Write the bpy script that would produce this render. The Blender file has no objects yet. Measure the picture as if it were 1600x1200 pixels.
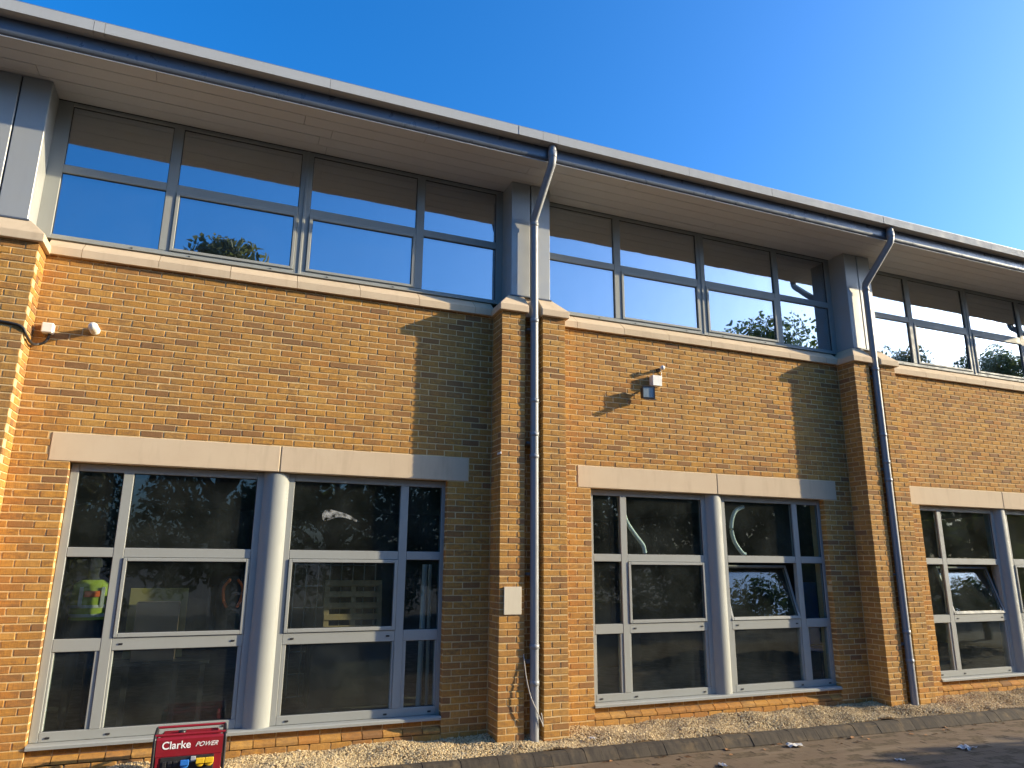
import bpy, bmesh, math, random
import numpy as np
from mathutils import Vector, Matrix

random.seed(7)
rng = np.random.default_rng(7)
rad = math.radians
scene = bpy.context.scene
COL = scene.collection

# ------------------------------------------------------------------ camera
CAM = Vector((1.742, -8.465, 2.035))
YAW, PITCH, ROLL, FPX = 0.38457, 0.24414, 0.0078, 1118.33
cam = bpy.data.cameras.new('camera')
cam.sensor_width = 36.0
cam.lens = 36.0 * FPX / 1600.0
cam.clip_start = 0.05
cam.clip_end = 3000
cam_ob = bpy.data.objects.new('camera', cam)
COL.objects.link(cam_ob)
fwd = Vector((math.sin(YAW) * math.cos(PITCH), math.cos(YAW) * math.cos(PITCH), math.sin(PITCH)))
r0 = Vector((math.cos(YAW), -math.sin(YAW), 0))
u0 = r0.cross(fwd)
rgt = math.cos(ROLL) * r0 + math.sin(ROLL) * u0
up = -math.sin(ROLL) * r0 + math.cos(ROLL) * u0
m = Matrix((rgt, up, -fwd)).transposed().to_4x4()
m.translation = CAM
cam_ob.matrix_world = m
scene.camera = cam_ob

# ------------------------------------------------------------------ sky and sun
SUN = Vector((1.2, -0.38, 0.385)).normalized()          # towards the sun
SUN_EL = math.asin(SUN.z)
SUN_AZ = math.atan2(SUN.x, SUN.y)                        # clockwise from +Y
world = bpy.data.worlds.new('World')
scene.world = world
world.use_nodes = True
wn = world.node_tree
wn.nodes.clear()
sky = wn.nodes.new('ShaderNodeTexSky')
sky.sky_type = 'NISHITA'
sky.sun_disc = False
sky.sun_elevation = SUN_EL
sky.sun_rotation = SUN_AZ
sky.altitude = 0
sky.air_density = 1.0
sky.dust_density = 4.0
sky.ozone_density = 7.2
bg = wn.nodes.new('ShaderNodeBackground')
bg.inputs['Strength'].default_value = 0.15
hs = wn.nodes.new('ShaderNodeHueSaturation')
hs.inputs['Saturation'].default_value = 1.17
hs.inputs['Value'].default_value = 1.14
wo = wn.nodes.new('ShaderNodeOutputWorld')
wn.links.new(sky.outputs[0], hs.inputs['Color'])
wn.links.new(hs.outputs[0], bg.inputs[0])
wn.links.new(bg.outputs[0], wo.inputs[0])

sun = bpy.data.lights.new('sun', 'SUN')
sun.energy = 4.15
sun.angle = rad(0.5)
sun.color = (1.0, 0.84, 0.55)
sun_ob = bpy.data.objects.new('sun', sun)
COL.objects.link(sun_ob)
sun_ob.location = (20, -8, 12)
sun_ob.rotation_euler = SUN.to_track_quat('Z', 'Y').to_euler()

scene.view_settings.view_transform = 'Standard'
scene.view_settings.look = 'None'
scene.view_settings.exposure = 1.17
scene.view_settings.gamma = 1.0
scene.view_settings.use_curve_mapping = False
scene.cycles.use_denoising = True
scene.cycles.transparent_max_bounces = 16
scene.cycles.max_bounces = 8
scene.cycles.sample_clamp_indirect = 6

# ------------------------------------------------------------------ materials
MATS = {}
def nmat(name):
    mt = bpy.data.materials.new(name)
    mt.use_nodes = True
    nt = mt.node_tree
    nt.nodes.clear()
    MATS[name] = mt
    return mt, nt
class G:
    """tiny node-graph helper"""
    def __init__(s, nt): s.nt = nt
    def n(s, t, **kw):
        nd = s.nt.nodes.new(t)
        for k, v in kw.items():
            if k.startswith('i_'):
                nd.inputs[k[2:].replace('_', ' ')].default_value = v
            else:
                setattr(nd, k, v)
        return nd
    def l(s, a, b): s.nt.links.new(a, b)
    def math(s, op, a, b=None, clamp=False):
        nd = s.nt.nodes.new('ShaderNodeMath'); nd.operation = op; nd.use_clamp = clamp
        for i, v in enumerate((a, b)):
            if v is None: continue
            if isinstance(v, (int, float)): nd.inputs[i].default_value = v
            else: s.l(v, nd.inputs[i])
        return nd.outputs[0]
    def mix(s, f, a, b, mode='MIX'):
        nd = s.nt.nodes.new('ShaderNodeMix'); nd.data_type = 'RGBA'; nd.blend_type = mode
        for i, v in ((0, f), (6, a), (7, b)):
            if isinstance(v, (int, float)): nd.inputs[i].default_value = v
            elif isinstance(v, tuple): nd.inputs[i].default_value = (*v, 1)
            else: s.l(v, nd.inputs[i])
        return nd.outputs[2]
    def ramp(s, f, stops, interp='LINEAR'):
        nd = s.nt.nodes.new('ShaderNodeValToRGB'); cr = nd.color_ramp; cr.interpolation = interp
        while len(cr.elements) < len(stops): cr.elements.new(0.5)
        for e, (p, c) in zip(cr.elements, stops):
            e.position = p
            e.color = (*c, 1) if isinstance(c, tuple) else (c, c, c, 1)
        s.l(f, nd.inputs[0])
        return nd.outputs[0]
    def noise(s, vec, scale, detail=4, rough=0.55):
        nd = s.nt.nodes.new('ShaderNodeTexNoise'); nd.inputs['Scale'].default_value = scale
        nd.inputs['Detail'].default_value = detail; nd.inputs['Roughness'].default_value = rough
        if vec is not None: s.l(vec, nd.inputs['Vector'])
        return nd.outputs[0]
    def vscale(s, vec, sc):
        nd = s.nt.nodes.new('ShaderNodeMapping'); nd.inputs['Scale'].default_value = sc
        s.l(vec, nd.inputs[0]); return nd.outputs[0]
    def pos(s): return s.nt.nodes.new('ShaderNodeNewGeometry').outputs['Position']
    def bump(s, h, strength, dist=0.01):
        nd = s.nt.nodes.new('ShaderNodeBump'); nd.inputs['Strength'].default_value = strength
        nd.inputs['Distance'].default_value = dist; s.l(h, nd.inputs['Height']); return nd.outputs[0]
    def out(s, col, rough=0.8, metal=0.0, normal=None, spec=None):
        p = s.nt.nodes.new('ShaderNodeBsdfPrincipled')
        o = s.nt.nodes.new('ShaderNodeOutputMaterial')
        for k, v in (('Base Color', col), ('Roughness', rough), ('Metallic', metal), ('Specular IOR Level', spec)):
            if v is None: continue
            if isinstance(v, (int, float)): p.inputs[k].default_value = v
            elif isinstance(v, tuple): p.inputs[k].default_value = (*v, 1)
            else: s.l(v, p.inputs[k])
        if normal is not None: s.l(normal, p.inputs['Normal'])
        s.l(p.outputs[0], o.inputs[0])
        return p

def piece_random(g):
    a = g.n('ShaderNodeObjectInfo').outputs['Random']
    b = g.n('ShaderNodeNewGeometry').outputs['Random Per Island']
    return g.math('FRACT', g.math('ADD', a, b))

def m_brick():
    mt, nt = nmat('brick'); g = G(nt)
    r = piece_random(g)
    r2 = g.math('FRACT', g.math('MULTIPLY', r, 17.31))
    r3 = g.math('FRACT', g.math('MULTIPLY', r, 57.77))
    p = g.pos()
    off = g.n('ShaderNodeVectorMath', operation='ADD')
    cx = g.n('ShaderNodeCombineXYZ'); g.l(g.math('MULTIPLY', r2, 40.0), cx.inputs[0]); g.l(g.math('MULTIPLY', r3, 40.0), cx.inputs[2])
    g.l(p, off.inputs[0]); g.l(cx.outputs[0], off.inputs[1]); v = off.outputs[0]
    base = g.ramp(r, [(0.0, (.55, .268, .05)), (.25, (.59, .292, .055)), (.42, (.51, .236, .048)), (.6, (.63, .342, .08)),
                      (.76, (.53, .222, .042)), (.88, (.44, .2, .05)), (.955, (.30, .142, .05)), (1.0, (.23, .115, .053))])
    smear = g.noise(g.vscale(v, (14, 14, 34)), 1.0, 5, .6)
    sm = g.ramp(smear, [(.36, 0.0), (.62, 1.0)])
    smf = g.math('MULTIPLY', sm, g.math('ADD', g.math('MULTIPLY', r2, .62), .2))
    c = g.mix(smf, base, (.2, .105, .045))
    streak = g.noise(g.vscale(v, (120, 120, 9)), 1.0, 3, .6)
    c = g.mix(g.math('MULTIPLY', g.ramp(streak, [(.46, 0.0), (.7, 1.0)]), .5), c, (.17, .09, .04))
    spk = g.noise(v, 210, 2, .7)
    c = g.mix(g.math('MULTIPLY', g.ramp(spk, [(.58, 0.0), (.72, 1.0)]), .45), c, (.5, .36, .19))
    c = g.mix(g.math('MULTIPLY', g.ramp(g.noise(v, 330, 2), [(.6, 0.0), (.68, 1.0)]), .5), c, (.09, .05, .03))
    big = g.noise(p, .55, 3)
    c = g.mix(g.ramp(big, [(.35, 0.0), (.7, .28)]), c, (.24, .145, .07))
    run = g.noise(g.vscale(p, (5.5, 5.5, .35)), 1.0, 5, .6)
    c = g.mix(g.ramp(run, [(.48, 0.0), (.74, .38)]), c, (.2, .12, .06))
    pale = g.noise(g.vscale(p, (1.3, 1.3, .9)), 1.0, 4)
    c = g.mix(g.ramp(pale, [(.52, 0.0), (.78, .12)]), c, (.6, .42, .2))
    h = g.math('ADD', g.math('MULTIPLY', g.noise(v, 90, 5, .65), .8), g.math('MULTIPLY', smear, .5))
    g.out(c, .93, normal=g.bump(h, .55, .006), spec=.2)
m_brick()

def m_mortar():
    mt, nt = nmat('mortar'); g = G(nt); p = g.pos()
    c = g.ramp(g.noise(p, 2.2, 5), [(.3, (.58, .42, .205)), (.7, (.68, .51, .275))])
    c = g.mix(g.ramp(g.noise(p, 160, 3), [(.45, 0.0), (.8, .5)]), c, (.28, .2, .11))
    g.out(c, .95, normal=g.bump(g.noise(p, 180, 4), .5, .004), spec=.15)
m_mortar()

def m_stone():
    mt, nt = nmat('cast_stone'); g = G(nt); p = g.pos()
    r = piece_random(g)
    c = g.ramp(r, [(0, (.575, .455, .31)), (.5, (.61, .48, .33)), (1, (.555, .44, .305))])
    c = g.mix(g.ramp(g.noise(p, 3.0, 6, .6), [(.4, 0.0), (.75, .35)]), c, (.50, .36, .24))
    c = g.mix(g.ramp(g.noise(g.vscale(p, (9, 9, 1.4)), 1.0, 4), [(.52, 0.0), (.8, .4)]), c, (.36, .27, .18))
    c = g.mix(g.ramp(g.noise(p, 240, 3), [(.5, 0.0), (.8, .3)]), c, (.45, .36, .26))
    g.out(c, .9, normal=g.bump(g.noise(p, 150, 4), .25, .003), spec=.2)
m_stone()

def m_paint(name, col, rough=.42, metal=0.0, dirt=.15, dcol=(.2, .19, .17), spec=.5):
    mt, nt = nmat(name); g = G(nt); p = g.pos()
    c = g.mix(g.math('MULTIPLY', g.ramp(g.noise(p, 2.5, 5), [(.4, 0.0), (.75, 1.0)]), dirt), tuple(col), dcol)
    c = g.mix(g.math('MULTIPLY', g.ramp(g.noise(g.vscale(p, (30, 30, 2.5)), 1.0, 4), [(.52, 0.0), (.8, 1.0)]), dirt), c, dcol)
    rg = g.ramp(g.noise(p, 7, 4), [(.3, rough * .8), (.7, min(1, rough * 1.35))])
    g.out(c, rg, metal, normal=g.bump(g.noise(p, 320, 2), .04, .002), spec=spec)
m_paint('frame_paint', (.305, .315, .298), .55, 0, .12, (.22, .2, .17), spec=.2)
m_paint('cladding_paint', (.34, .35, .345), .42, .15, .05)
m_paint('fascia_paint', (.37, .385, .395), .75, 0, .15, (.26, .25, .23), spec=.15)
m_paint('gutter_paint', (.12, .135, .16), .3, .3, .03)
m_paint('pipe_paint', (.25, .26, .275), .42, .1, .04)
m_paint('soffit_paint', (.53, .525, .51), .6, 0, .06, (.3, .26, .22))
m_paint('roof_metal', (.22, .23, .25), .45, .4)
m_paint('white_plastic', (.78, .76, .70), .4, 0, .12, (.45, .4, .32))
m_paint('beige_plastic', (.62, .55, .42), .6, 0, .25, (.42, .35, .24))
m_paint('black_plastic', (.02, .02, .022), .45, 0, .1, (.08, .07, .06))
m_paint('dark_metal', (.035, .035, .04), .4, .3, .2, (.1, .08, .06))
m_paint('red_paint', (.25, .01, .02), .35, 0, .12, (.12, .03, .02))
m_paint('blue_plastic', (.02, .16, .55), .4, 0, .05)
m_paint('yellow_plastic', (.75, .47, .02), .4, 0, .05)
m_paint('grey_plastic', (.35, .36, .38), .45, 0, .05)
m_paint('white_print', (.85, .85, .83), .5, 0, .05)
m_paint('lamp_glass', (.35, .42, .44), .08, 0, .15, (.25, .25, .2))
m_paint('cable_grey', (.45, .42, .38), .6, 0, .2)
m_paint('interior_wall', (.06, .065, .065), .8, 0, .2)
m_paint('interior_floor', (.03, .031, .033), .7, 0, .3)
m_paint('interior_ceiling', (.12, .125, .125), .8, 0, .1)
m_paint('pallet_wood', (.5, .35, .19), .85, 0, .35, (.16, .11, .07))
m_paint('cardboard', (.26, .165, .1), .85, 0, .15, (.25, .16, .1))
m_paint('yellow_board', (.34, .27, .085), .7, 0, .2, (.35, .27, .12))
m_paint('steel_wire', (.5, .51, .52), .35, .7, .1)
m_paint('hi_vis', (.30, .37, .045), .75, 0, .15, (.3, .45, .06))
m_paint('hi_vis_orange', (.85, .17, .05), .75, 0, .08, (.5, .12, .06))
m_paint('reflective_tape', (.62, .63, .64), .35, .2, .05)
m_paint('dark_cloth', (.02, .021, .026), .9, 0, .2, (.05, .045, .04))
m_paint('skin', (.48, .28, .2), .6, 0, .05, (.4, .2, .15))
m_paint('hose_white', (.72, .74, .74), .5, 0, .2)
m_paint('paper', (.55, .53, .5), .8, 0, .5, (.35, .3, .24))
m_paint('dead_leaf', (.26, .12, .04), .8, 0, .4, (.1, .05, .02))

def m_glass(name, r0v=.15, tint=(.60, .65, .63), dust=.045):
    mt, nt = nmat(name); g = G(nt); p = g.pos()
    geo = g.n('ShaderNodeNewGeometry')
    wob = g.noise(p, 1.6, 2, .5)
    oi = g.n('ShaderNodeObjectInfo').outputs['Random']
    tv = g.n('ShaderNodeCombineXYZ')
    g.l(g.math('MULTIPLY', g.math('SUBTRACT', oi, .5), .016), tv.inputs[0])
    g.l(g.math('MULTIPLY', g.math('SUBTRACT', g.math('FRACT', g.math('MULTIPLY', oi, 23.7)), .5), .012), tv.inputs[2])
    nv = g.n('ShaderNodeVectorMath', operation='ADD'); g.l(geo.outputs['Normal'], nv.inputs[0]); g.l(tv.outputs[0], nv.inputs[1])
    bmp = g.n('ShaderNodeBump'); bmp.inputs['Strength'].default_value = .05; bmp.inputs['Distance'].default_value = .05
    g.l(wob, bmp.inputs['Height']); g.l(nv.outputs[0], bmp.inputs['Normal']); nrm = bmp.outputs[0]
    dp = g.n('ShaderNodeVectorMath', operation='DOT_PRODUCT')
    g.l(geo.outputs['Normal'], dp.inputs[0]); g.l(geo.outputs['Incoming'], dp.inputs[1])
    cs = g.math('ABSOLUTE', dp.outputs['Value'])
    sch = g.math('POWER', g.math('SUBTRACT', 1.0, cs, True), 5.0)
    F = g.math('ADD', g.math('MULTIPLY', sch, 1 - r0v), r0v, True)
    tr = g.n('ShaderNodeBsdfTransparent'); tr.inputs[0].default_value = (*tint, 1)
    gl = g.n('ShaderNodeBsdfGlossy'); gl.inputs['Roughness'].default_value = 0.0
    gl.inputs['Color'].default_value = (.92, .96, 1.0, 1)
    g.l(nrm, gl.inputs['Normal'])
    df = g.n('ShaderNodeBsdfDiffuse'); df.inputs['Color'].default_value = (.5, .54, .5, 1)
    m1 = g.n('ShaderNodeMixShader'); g.l(F, m1.inputs[0]); g.l(tr.outputs[0], m1.inputs[1]); g.l(gl.outputs[0], m1.inputs[2])
    d1 = g.ramp(g.noise(p, 2.3, 5, .62), [(.38, dust * .35), (.72, dust * 1.5)])
    d2 = g.ramp(g.noise(p, 95, 2, .5), [(.70, 0.0), (.76, .16)])
    dd = g.math('ADD', d1, g.math('MULTIPLY', d2, g.ramp(g.noise(p, 4.0, 2), [(.45, 0.0), (.65, 1.0)])), True)
    m2 = g.n('ShaderNodeMixShader'); g.l(dd, m2.inputs[0]); g.l(m1.outputs[0], m2.inputs[1]); g.l(df.outputs[0], m2.inputs[2])
    o = g.n('ShaderNodeOutputMaterial'); g.l(m2.outputs[0], o.inputs[0])
m_glass('glass_lower', .06, (.84, .9, .88), .019)
m_glass('glass_upper', .47, (.5, .55, .55), .01)

def m_smear():
    mt, nt = nmat('glass_smear'); g = G(nt); p = g.pos()
    tr = g.n('ShaderNodeBsdfTransparent')
    df = g.n('ShaderNodeBsdfDiffuse'); df.inputs['Color'].default_value = (.75, .76, .74, 1)
    mx = g.n('ShaderNodeMixShader')
    g.l(g.ramp(g.noise(p, 14, 5, .65), [(.4, 0.0), (.7, .4)]), mx.inputs[0])
    g.l(tr.outputs[0], mx.inputs[1]); g.l(df.outputs[0], mx.inputs[2])
    o = g.n('ShaderNodeOutputMaterial'); g.l(mx.outputs[0], o.inputs[0])
m_smear()

def m_gravel():
    mt, nt = nmat('gravel'); g = G(nt); p = g.pos()
    r = piece_random(g)
    c = g.ramp(r, [(0, (.60, .45, .23)), (.3, (.68, .54, .31)), (.5, (.48, .34, .16)), (.7, (.72, .59, .37)), (.88, (.42, .29, .14)), (1, (.27, .19, .1))])
    c = g.mix(g.ramp(g.noise(p, 3, 4), [(.4, 0.0), (.75, .45)]), c, (.3, .2, .11))
    g.out(c, .85, spec=.3)
m_gravel()
def m_soil():
    mt, nt = nmat('soil'); g = G(nt); p = g.pos()
    c = g.ramp(g.noise(p, 60, 5), [(.3, (.16, .1, .055)), (.7, (.34, .24, .13))])
    g.out(c, .95, normal=g.bump(g.noise(p, 70, 5), .8, .02), spec=.1)
m_soil()
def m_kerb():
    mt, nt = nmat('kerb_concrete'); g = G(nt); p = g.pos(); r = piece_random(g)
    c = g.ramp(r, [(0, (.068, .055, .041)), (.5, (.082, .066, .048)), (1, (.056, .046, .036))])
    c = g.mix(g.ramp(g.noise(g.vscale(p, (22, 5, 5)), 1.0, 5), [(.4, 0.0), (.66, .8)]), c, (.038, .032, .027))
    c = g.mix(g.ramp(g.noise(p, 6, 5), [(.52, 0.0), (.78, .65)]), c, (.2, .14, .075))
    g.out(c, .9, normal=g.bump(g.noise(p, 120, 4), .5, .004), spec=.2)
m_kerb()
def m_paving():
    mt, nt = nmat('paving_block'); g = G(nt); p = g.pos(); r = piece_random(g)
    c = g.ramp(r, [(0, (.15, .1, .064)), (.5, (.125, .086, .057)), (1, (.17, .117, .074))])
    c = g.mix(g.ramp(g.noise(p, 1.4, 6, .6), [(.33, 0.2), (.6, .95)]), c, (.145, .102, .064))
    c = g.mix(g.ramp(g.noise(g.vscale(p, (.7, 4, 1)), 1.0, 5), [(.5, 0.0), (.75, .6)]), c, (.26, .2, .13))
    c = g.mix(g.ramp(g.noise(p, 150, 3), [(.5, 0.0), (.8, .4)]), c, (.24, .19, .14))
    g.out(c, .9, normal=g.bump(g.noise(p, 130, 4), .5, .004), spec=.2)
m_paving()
def m_ground():
    mt, nt = nmat('asphalt'); g = G(nt); p = g.pos()
    c = g.ramp(g.noise(p, .35, 6), [(.3, (.055, .05, .045)), (.7, (.09, .08, .07))])
    c = g.mix(g.ramp(g.noise(p, 90, 3), [(.5, 0.0), (.8, .6)]), c, (.16, .14, .12))
    g.out(c, .9, normal=g.bump(g.noise(p, 90, 4), .5, .005), spec=.3)
m_ground()
def m_joint_sand():
    mt, nt = nmat('joint_sand'); g = G(nt); p = g.pos()
    c = g.ramp(g.noise(p, 20, 5), [(.3, (.075, .055, .037)), (.7, (.16, .12, .075))])
    g.out(c, .95, spec=.1)
m_joint_sand()
def m_leaf(name, a, b):
    mt, nt = nmat(name); g = G(nt)
    r = piece_random(g)
    c = g.ramp(r, [(0, a), (1, b)])
    p = nt.nodes.new('ShaderNodeBsdfPrincipled'); g.l(c, p.inputs['Base Color']); p.inputs['Roughness'].default_value = .6
    t = g.n('ShaderNodeBsdfTranslucent'); g.l(c, t.inputs[0])
    mx = g.n('ShaderNodeMixShader'); mx.inputs[0].default_value = .45
    g.l(p.outputs[0], mx.inputs[1]); g.l(t.outputs[0], mx.inputs[2])
    o = g.n('ShaderNodeOutputMaterial'); g.l(mx.outputs[0], o.inputs[0])
m_leaf('leaf_green', (.045, .085, .02), (.11, .15, .04))
m_leaf('leaf_olive', (.07, .09, .03), (.15, .16, .055))
def m_bark():
    mt, nt = nmat('bark'); g = G(nt); p = g.pos()
    n = g.noise(g.vscale(p, (9, 9, 1.5)), 1.0, 5)
    g.out(g.ramp(n, [(.3, (.06, .045, .03)), (.7, (.15, .12, .09))]), .95, normal=g.bump(n, .8, .03))
m_bark()

# ------------------------------------------------------------------ mesh helpers
class MB:
    def __init__(s): s.v = []; s.f = []; s.sm = []
    def add(s, verts, faces, smooth=False):
        o = len(s.v); s.v += [tuple(p) for p in verts]
        for f in faces: s.f.append(tuple(i + o for i in f)); s.sm.append(smooth)
        return s
    def box(s, x0, x1, y0, y1, z0, z1):
        return s.add([(x0, y0, z0), (x1, y0, z0), (x1, y1, z0), (x0, y1, z0), (x0, y0, z1), (x1, y0, z1), (x1, y1, z1), (x0, y1, z1)],
                     [(0, 3, 2, 1), (4, 5, 6, 7), (0, 1, 5, 4), (1, 2, 6, 5), (2, 3, 7, 6), (3, 0, 4, 7)])
    def cbox(s, x0, x1, y0, y1, z0, z1, b=.004):
        b = min(b, abs(x1 - x0) * .3, abs(y1 - y0) * .3, abs(z1 - z0) * .3)
        V, F = chamfer_box(x1 - x0, y1 - y0, z1 - z0, b)
        c = ((x0 + x1) / 2, (y0 + y1) / 2, (z0 + z1) / 2)
        return s.add([(p[0] + c[0], p[1] + c[1], p[2] + c[2]) for p in V], F)
    def prism(s, prof, x0, x1, smooth=False):
        """closed profile of (y, z), counter-clockwise seen from +X, run along X"""
        n = len(prof)
        V = [(x0, y, z) for y, z in prof] + [(x1, y, z) for y, z in prof]
        s.add(V, [(i, i + n, (i + 1) % n + n, (i + 1) % n) for i in range(n)], smooth)
        return s.add(V, [tuple(range(n)), tuple(range(2 * n - 1, n - 1, -1))])
    def tube(s, pts, r, seg=12, caps=True):
        pts = [Vector(p) for p in pts]
        rr = r if isinstance(r, (list, tuple)) else [r] * len(pts)
        rings = []
        ref = None
        for i, p in enumerate(pts):
            t = (pts[min(i + 1, len(pts) - 1)] - pts[max(i - 1, 0)]).normalized()
            if ref is None:
                ref = Vector((0, 0, 1)) if abs(t.z) < .9 else Vector((1, 0, 0))
            a = t.cross(ref)
            if a.length < 1e-4: a = t.cross(Vector((0, 1, 0)))
            a.normalize(); b = t.cross(a).normalized(); ref = -b if False else ref
            k = 1.0
            if 0 < i < len(pts) - 1:
                d1 = (pts[i] - pts[i - 1]).normalized(); k = 1 / max(.5, d1.dot(t))
                bis = (pts[i + 1] - pts[i]).normalized() - d1
                bis = bis.normalized() if bis.length > 1e-5 else None
            else: bis = None
            ring = []
            for j in range(seg):
                w = 2 * math.pi * j / seg
                o = (a * math.cos(w) + b * math.sin(w)) * rr[i]
                if bis is not None: o = o + bis * (o.dot(bis)) * (k - 1)
                ring.append(p + o)
            rings.append(ring)
        V = [q for ring in rings for q in ring]
        F = []
        for i in range(len(pts) - 1):
            for j in range(seg):
                F.append((i * seg + j, i * seg + (j + 1) % seg, (i + 1) * seg + (j + 1) % seg, (i + 1) * seg + j))
        s.add(V, F, True)
        if caps:
            s.add(rings[0], [tuple(range(seg - 1, -1, -1))]); s.add(rings[-1], [tuple(range(seg))])
        return s
    def lathe(s, prof, c, axis='Z', seg=20):
        """profile of (radius, height)"""
        V = []
        for r, h in prof:
            for j in range(seg):
                w = 2 * math.pi * j / seg
                a, b = r * math.cos(w), r * math.sin(w)
                V.append({'Z': (c[0] + a, c[1] + b, c[2] + h), 'Y': (c[0] + a, c[1] + h, c[2] + b), 'X': (c[0] + h, c[1] + a, c[2] + b)}[axis])
        F = []
        for i in range(len(prof) - 1):
            for j in range(seg):
                F.append((i * seg + j, i * seg + (j + 1) % seg, (i + 1) * seg + (j + 1) % seg, (i + 1) * seg + j))
        return s.add(V, F, True)
    def mesh(s, name, mat):
        me = bpy.data.meshes.new(name)
        me.from_pydata(s.v, [], s.f)
        me.polygons.foreach_set('use_smooth', s.sm)
        if mat: me.materials.append(MATS[mat])
        bm = bmesh.new(); bm.from_mesh(me); bmesh.ops.recalc_face_normals(bm, faces=bm.faces); bm.to_mesh(me); bm.free()
        return me
    def build(s, name, mat, parent=None, loc=None):
        return put(name, s.mesh(name, mat), parent, loc)

def chamfer_box(dx, dy, dz, b):
    hx, hy, hz = dx / 2, dy / 2, dz / 2
    V = []; idx = {}
    for sx in (-1, 1):
        for sy in (-1, 1):
            for sz in (-1, 1):
                for ax, p in enumerate(((sx * hx, sy * (hy - b), sz * (hz - b)), (sx * (hx - b), sy * hy, sz * (hz - b)), (sx * (hx - b), sy * (hy - b), sz * hz))):
                    idx[(sx, sy, sz, ax)] = len(V); V.append(p)
    F = []
    for s_ in (-1, 1):
        F.append([idx[(s_, a, c, 0)] for a, c in ((-1, -1), (1, -1), (1, 1), (-1, 1))][::s_])
        F.append([idx[(a, s_, c, 1)] for a, c in ((-1, -1), (1, -1), (1, 1), (-1, 1))][::-s_])
        F.append([idx[(a, c, s_, 2)] for a, c in ((-1, -1), (1, -1), (1, 1), (-1, 1))][::s_])
    for a in (-1, 1):
        for c in (-1, 1):
            k = a * c
            F.append([idx[(a, c, -1, 0)], idx[(a, c, -1, 1)], idx[(a, c, 1, 1)], idx[(a, c, 1, 0)]][::k])
            F.append([idx[(a, -1, c, 0)], idx[(a, 1, c, 0)], idx[(a, 1, c, 2)], idx[(a, -1, c, 2)]][::k])
            F.append([idx[(-1, a, c, 1)], idx[(-1, a, c, 2)], idx[(1, a, c, 2)], idx[(1, a, c, 1)]][::k])
            for e in (-1, 1):
                F.append([idx[(a, c, e, 0)], idx[(a, c, e, 2)], idx[(a, c, e, 1)]][::a * c * e])
    return V, [tuple(f) for f in F]

def put(name, me, parent=None, loc=None):
    o = bpy.data.objects.new(name, me)
    COL.objects.link(o)
    if parent: o.parent = parent
    if loc: o.location = loc
    return o
def empty(name, loc=(0, 0, 0)):
    o = bpy.data.objects.new(name, None); COL.objects.link(o); o.location = loc; o.empty_display_size = .2
    return o
def tag(o, label=None, cat=None, group=None, kind=None):
    if label: o['label'] = label
    if cat: o['category'] = cat
    if group: o['group'] = group
    if kind: o['kind'] = kind
    return o
def fast_mesh(name, V, F, mat, smooth=False):
    V = np.asarray(V, dtype=np.float32); F = np.asarray(F, dtype=np.int32)
    n = F.shape[1]
    me = bpy.data.meshes.new(name)
    me.vertices.add(len(V)); me.vertices.foreach_set('co', V.ravel())
    me.loops.add(F.size); me.loops.foreach_set('vertex_index', F.ravel())
    me.polygons.add(len(F)); me.polygons.foreach_set('loop_start', np.arange(0, F.size, n, dtype=np.int32))
    me.update(calc_edges=True)
    me.polygons.foreach_set('use_smooth', np.full(len(F), smooth, dtype=bool))
    me.materials.append(MATS[mat])
    return me
def pix(X, Y, Z):
    v = Vector((X, Y, Z)) - CAM
    d = v.dot(fwd)
    if d < .1: return None
    return 800 + FPX * v.dot(rgt) / d, 600 - FPX * v.dot(up) / d, d

# ------------------------------------------------------------------ dimensions
B = 6.013                      # bay
KS = (-1, 0, 1, 2)             # bays built
WSH = {-1: 0, 0: 0, 1: 0, 2: .06}   # window shift in a bay
L0, L1 = .1035, 4.5915         # lintel ends
J0, J1 = .295, 4.330           # window jambs
PL = 4.891                     # pier left edge
LEG, SLOT = .3275, .245
PR = PL + 2 * LEG + SLOT
PD = .3275                     # pier projection
ZSILL, ZLB, ZLT, ZCB = .30, 3.0, 3.3, 5.198
XL, XR = -B - 1.5, 3 * B + .2  # ends of the building
ZSOF = 7.13
COLC = PL + (2 * LEG + SLOT) / 2   # column / pipe centre line

bld = empty('office_building', (0, 0, 0))
tag(bld, 'two-storey yellow brick office building with grey framed windows and overhanging eaves', 'building')

# ------------------------------------------------------------------ ground
g_ = MB().add([(-900, -900, -.085), (900, -900, -.085), (900, 900, -.085), (-900, 900, -.085)], [(0, 1, 2, 3)])
tag(g_.build('ground', 'asphalt'), kind='structure')
KY0, KSL = -.735, -.019        # kerb back edge: y = KY0 + KSL*(x-5)
def kerb_y(x): return KY0 + KSL * (x - 5)
rd = MB().add([(-3, -8, -.0578), (22, -8, -.0578), (22, kerb_y(22) - .15, -.0578), (-3, kerb_y(-3) - .15, -.0578)], [(0, 1, 2, 3)])
road = tag(rd.build('road', 'joint_sand'), kind='structure')
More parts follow.
